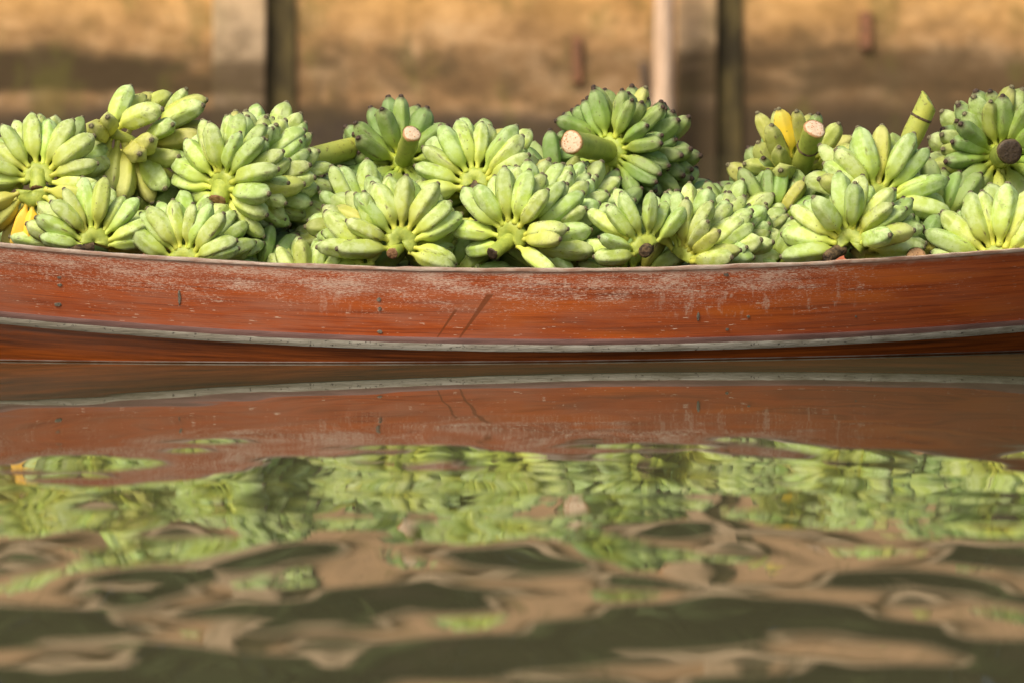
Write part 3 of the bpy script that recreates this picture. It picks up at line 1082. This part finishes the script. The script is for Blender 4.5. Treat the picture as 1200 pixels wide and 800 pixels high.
# the loose, curling bunch on top of the left part: every finger placed by itself
def loose_bunch():
    rnd = random.Random(77)
    Y = 10.42
    root = empty('banana_bunch', P(165, 190, Y))
    tag(root, 'loose yellowish green bunch with curling fingers around a thin bare stalk', 'bananas', 'bananas piled in the boat')
    pts = [P(128, 154, Y-0.10), P(150, 164, Y-0.08), P(172, 178, Y-0.04), P(200, 190, Y+0.02), P(230, 200, Y+0.06)]
    V, F = tube_vf(pts, [0.012, 0.0125, 0.014, 0.016, 0.018], 12, True, 0.06, 3)
    so = link('stalk', mesh_data('stalk', V, F, m_stalk_y, True), root)
    disc_end(so, 'cut_face', pts[0], pts[0]-pts[1], 0.0118, m_brown, None, 0.001, 3)
    # base px, base py, dY ; tip px, tip py, dY ; bend direction (right, towards camera, up)
    L = [(136,152,-.08, 192,130,-.12,(.1,.2,-1),'hi'), (133,150,-.06, 150,112,-.02,(1,.2,0),'hi'), (131,155,-.08, 126,136,-.16,(0,0,1),'lo'),
         (134,150,-.03, 172,116,.03,(.5,0,-1),'hi'), (126,158,-.08, 108,148,-.17,(0,0,1),'lo'), (130,162,-.09, 116,222,-.11,(.2,.3,0),'lo'),
         (138,165,-.09, 133,224,-.13,(.1,.3,0),'lo'), (146,168,-.09, 150,234,-.13,(0,.4,0),'lo'), (152,172,-.08, 163,178,-.19,(0,.3,.5),'lo'),
         (158,172,-.08, 175,163,-.19,(0,.3,.5),'lo'), (160,176,-.08, 199,224,-.14,(.2,.5,0),'lo'), (164,178,-.07, 208,190,-.15,(.2,.5,.4),'lo'),
         (156,178,-.08, 176,232,-.12,(0,.5,0),'lo'), (168,165,-.06, 207,142,-.12,(0,.3,-.6),'lo'), (176,172,-.05, 234,158,-.09,(0,.3,-.6),'lo'),
         (182,180,-.04, 226,188,-.10,(0,.4,-.3),'lo'), (184,152,0, 239,132,-.04,(0,.2,-.8),'hi'), (186,146,.02, 236,119,0,(0,.2,-.8),'hi'),
         (196,160,.02, 250,150,-.02,(0,.2,-.8),'hi'), (198,168,.03, 256,168,0,(0,.2,-.6),'lo'), (188,188,0, 205,246,-.06,(.3,.4,0),'lo'),
         (178,190,0, 186,252,-.04,(.1,.4,0),'lo'), (200,192,.02, 236,228,-.04,(.3,.4,0),'lo'), (168,186,.01, 158,248,-.02,(-.1,.4,0),'lo'),
         (205,178,.04, 250,196,0,(.2,.2,-.4),'lo'), (150,158,.02, 168,130,.06,(.4,0,-.4),'lo'), (144,176,0, 128,236,0,(0,.3,0),'lo'), (190,158,.06, 214,112,.04,(.6,.2,0),'lo'),
         (212,186,.05, 246,214,.0,(.2,.3,0),'lo'), (122,160,-.04, 108,186,-.10,(0,.3,0),'lo'), (152,150,.06, 196,112,.08,(.4,0,-.6),'hi')]
    for bx, by, bdy, tx, ty, tdy, bd, cl in L:
        b, t = P(bx, by, Y+bdy), P(tx, ty, Y+tdy)
        z = t-b
        bv = Vector((bd[0], -bd[1], bd[2]))
        z.normalize()
        ang = R(9 if cl == 'lo' else 17)
        x = bv - z*bv.dot(z)
        if x.length > 1e-3:
            x.normalize()
            z = z*math.cos(ang) - x*math.sin(ang)
        ln = (t-b).length
        s = min(1.2, max(1.0, ln/0.110))
        put_banana(root, b, z, bv, rnd, rnd.choice(['lime', 'pale', 'lime']), cl, s, rnd.uniform(-.5, .5))


loose_bunch()

# ---- middle
bunch('banana_bunch', 'dark tipped green bunch with an upright thick stalk and pale cut end, left of centre', 472, 190, 10.52, (0.16, 1, 0.46),
      [H(t=0.0, phi=150, span=335, n=12, th=76, s=1.0), H(t=-0.07, phi=130, span=320, n=13, th=78, s=1.06)],
      kind='deep', bend='hi', stalk=H(r=0.021, front=0.16, cut=m_cut_pale), seed=8)
bunch('banana_hand', 'tall pale green hand fanned above the two front hands, dark stump below its crown', 557, 214, 10.26, (-0.12, 1, 0.32),
      [H(phi=92, span=236, n=9, th=78, n3=9), H(t=-0.09, phi=150, span=160, n=6, th=86), H(t=-0.02, off=(-22, 40), phi=255, span=190, n=7, th=84)],
      stub=H(d=(0.05, 0.7, -0.7), l=0.03, r=0.014, mat=m_dry, cut=m_dry, off=(0, 8)), seed=9)
bunch('banana_hand', 'pale green hand at the rim with a pinkish brown cut stump at its heart', 470, 284, 10.13, (0.22, 1, 0.22),
      [H(phi=80, span=258, n=9, th=78, n3=9), H(t=-0.01, off=(-22, 14), phi=165, span=110, n=4, th=80, n2=3)],
      stub=H(d=(-0.3, 1, -0.35), l=0.026, r=0.014, off=(-6, 8), cut=m_brown), seed=10)
bunch('banana_hand', 'pale green hand tucked behind the pinkish stump hand, fingers pointing left', 428, 268, 10.28, (0.5, 1, 0.25),
      [H(phi=135, span=170, n=8, th=82), H(t=-0.07, phi=140, span=160, n=7, th=84)], seed=11)
bunch('banana_bunch', 'layered pale green bunch at the rim with a dark stubby cut stem', 600, 276, 10.13, (-0.50, 1, -0.05),
      [H(phi=82, span=265, n=9, th=82), H(t=-0.075, phi=45, span=180, n=8, th=84), H(t=-0.15, phi=42, span=160, n=8, th=84),
       H(t=-0.22, phi=40, span=150, n=7, th=86)],
      stub=H(d=(-0.75, 0.8, -0.55), l=0.050, r=0.0155, off=(-6, 8), mat=m_crown, cut=m_cut_dark), seed=12)
bunch('banana_hand', 'hand nearly buried beneath the round bunch, rough tan stalk cut showing', 648, 226, 10.42, (-0.12, 1, 0.1),
      [H(t=-0.07, phi=200, span=200, n=7, th=88, kind='deep')], kind='deep', stalk=H(r=0.023, front=0.06, cut=m_cut_tan), seed=13)
bunch('banana_bunch', 'round dark tipped green bunch, thick pale cut stalk pointing left at the viewer', 714, 178, 10.48, (-0.46, 1, 0.14),
      [H(t=0.0, phi=75, span=348, n=15, th=90, s=0.92, n2=0, r0=0.032), H(t=-0.035, phi=60, span=345, n=18, th=94, s=0.98, n2=0, r0=0.032), H(t=-0.070, phi=50, span=345, n=18, th=96, s=1.04, n2=0, r0=0.032),
       H(t=-0.105, phi=45, span=340, n=18, th=96, s=1.08, n2=0), H(t=-0.145, phi=40, span=330, n=17, th=98, s=1.10, n2=0)],
      kind='deep', bend='hi', stalk=H(r=0.027, front=0.205, cut=m_cut_pale), seed=14)
bunch('banana_hand', 'small bent hand at the rim with a dried dark crown, right of centre', 757, 292, 10.10, (0.30, 1, 0.18),
      [H(phi=120, span=170, n=6, th=78, n2=4, s=0.9)], stub=H(d=(-0.2, 1, -0.3), l=0.02, r=0.014, mat=m_dry, cut=m_dry), seed=15)
bunch('banana_bunch', 'long layered green bunch along the rim, fingers all slanting up right', 800, 304, 10.16, (-0.75, 1, 0.02),
      [H(t=0.0, phi=62, span=150, n=8, th=80), H(t=-0.08, phi=52, span=150, n=8, th=82), H(t=-0.16, phi=50, span=150, n=8, th=84),
       H(t=-0.24, phi=48, span=140, n=8, th=84)], seed=16)

# ---- right part
L_ROOT = bunch('banana_bunch', 'green bunch with one yellow finger and an upright thick stalk with pale cut', 936, 203, 10.48, (0.16, 0.8, 0.60),
      [H(t=0.02, phi=130, span=250, n=8, th=60, lime=0.4, n2=5), H(t=-0.055, phi=140, span=250, n=10, th=66, lime=0.3), H(t=-0.12, phi=150, span=220, n=9, th=70)],
      kind='deep', bend='hi', stalk=H(r=0.0235, front=0.17, cut=m_cut_pale, rings=(0.10,)), seed=17)
_b = P(927, 186, 10.46)
put_banana(L_ROOT, _b, P(915, 119, 10.47)-_b, Vector((-0.3, -1, 0)), random.Random(3), 'ripe', 'lo', 1.0)
bunch('banana_hand', 'small dark green hand wedged under the bunch with the yellow finger', 905, 262, 10.34, (-0.3, 1, 0.3),
      [H(phi=110, span=200, n=7, th=72, kind='deep', s=0.9)], kind='deep', seed=18)
bunch('banana_hand', 'large whitish green hand fanned upward in front of the speckled slanted stalk', 1030, 232, 10.26, (0.25, 1, 0.36),
      [H(phi=78, span=215, n=9, th=70, s=1.1), H(t=-0.07, phi=60, span=160, n=7, th=80, s=1.05)], seed=19)
bunch('banana_bunch', 'half hidden bunch with a speckled stalk cut to a slanting point', 1046, 208, 10.46, (0.42, 0.10, 0.9),
      [H(t=-0.07, phi=90, span=300, n=9, th=84, kind='deep')], kind='deep',
      stalk=H(r=0.0235, front=0.185, mat=m_stalk_y, cut=m_stalk_y, slant=(0.85, -0.1, 0.52), rings=(0.145,)), seed=20)
bunch('banana_hand', 'large whitish green hand at the rim reaching toward the viewer, dark dried stump', 996, 284, 10.13, (-0.22, 1, 0.36),
      [H(phi=85, span=262, n=9, th=70, s=1.06, dth=26), H(t=0.0, phi=55, span=150, n=4, th=40, s=1.0, n2=0), H(t=-0.08, phi=25, span=150, n=7, th=80, s=1.05)],
      stub=H(d=(-0.8, 0.9, -0.4), l=0.04, r=0.013, off=(-14, 10), mat=m_dry, cut=m_dry), seed=21)
bunch('banana_hand', 'low green hand at the rim with a round light brown stalk cut', 1070, 305, 10.16, (0.05, 1, 0.15),
      [H(t=-0.05, phi=95, span=190, n=7, th=86, kind='deep')], kind='pale', stalk=H(r=0.021, front=0.055, cut=m_cut_tan), seed=22)
bunch('banana_bunch', 'tall dark tipped green bunch with a thick stalk cut dark brown', 1172, 184, 10.46, (0.02, 1, 0.10),
      [H(t=0.0, phi=90, span=348, n=13, th=74, n2=0, kind='deep', s=1.10), H(t=-0.04, phi=100, span=345, n=16, th=80, n2=0, s=1.14, kind='pale'), H(t=-0.085, phi=95, span=345, n=16, th=83, n2=0, s=1.18, kind='deep'),
       H(t=-0.13, phi=110, span=340, n=16, th=86, n2=0, s=1.20, kind='pale')],
      kind='deep', bend='hi', stalk=H(r=0.026, front=0.17, cut=m_cut_dark), seed=23)
bunch('banana_hand', 'whitish green hand at the rim below the bunch with the dark cut', 1168, 304, 10.15, (-0.28, 1, 0.36),
      [H(phi=95, span=190, n=8, th=72, s=1.1, n3=8)], seed=24)

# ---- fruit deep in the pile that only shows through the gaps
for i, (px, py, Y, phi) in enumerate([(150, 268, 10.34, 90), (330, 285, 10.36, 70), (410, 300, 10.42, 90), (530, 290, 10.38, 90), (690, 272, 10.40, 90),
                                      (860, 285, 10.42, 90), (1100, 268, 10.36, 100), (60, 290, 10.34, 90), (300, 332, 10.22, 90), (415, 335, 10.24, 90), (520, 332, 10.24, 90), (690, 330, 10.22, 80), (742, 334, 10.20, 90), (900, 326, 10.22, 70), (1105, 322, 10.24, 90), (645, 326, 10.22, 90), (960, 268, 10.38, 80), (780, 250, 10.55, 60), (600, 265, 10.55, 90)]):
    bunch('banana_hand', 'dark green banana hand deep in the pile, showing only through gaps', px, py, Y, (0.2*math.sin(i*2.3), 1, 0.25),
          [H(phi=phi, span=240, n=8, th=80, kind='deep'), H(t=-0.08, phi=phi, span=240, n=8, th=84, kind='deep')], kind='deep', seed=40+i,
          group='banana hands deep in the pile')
print('bananas', NB[0])
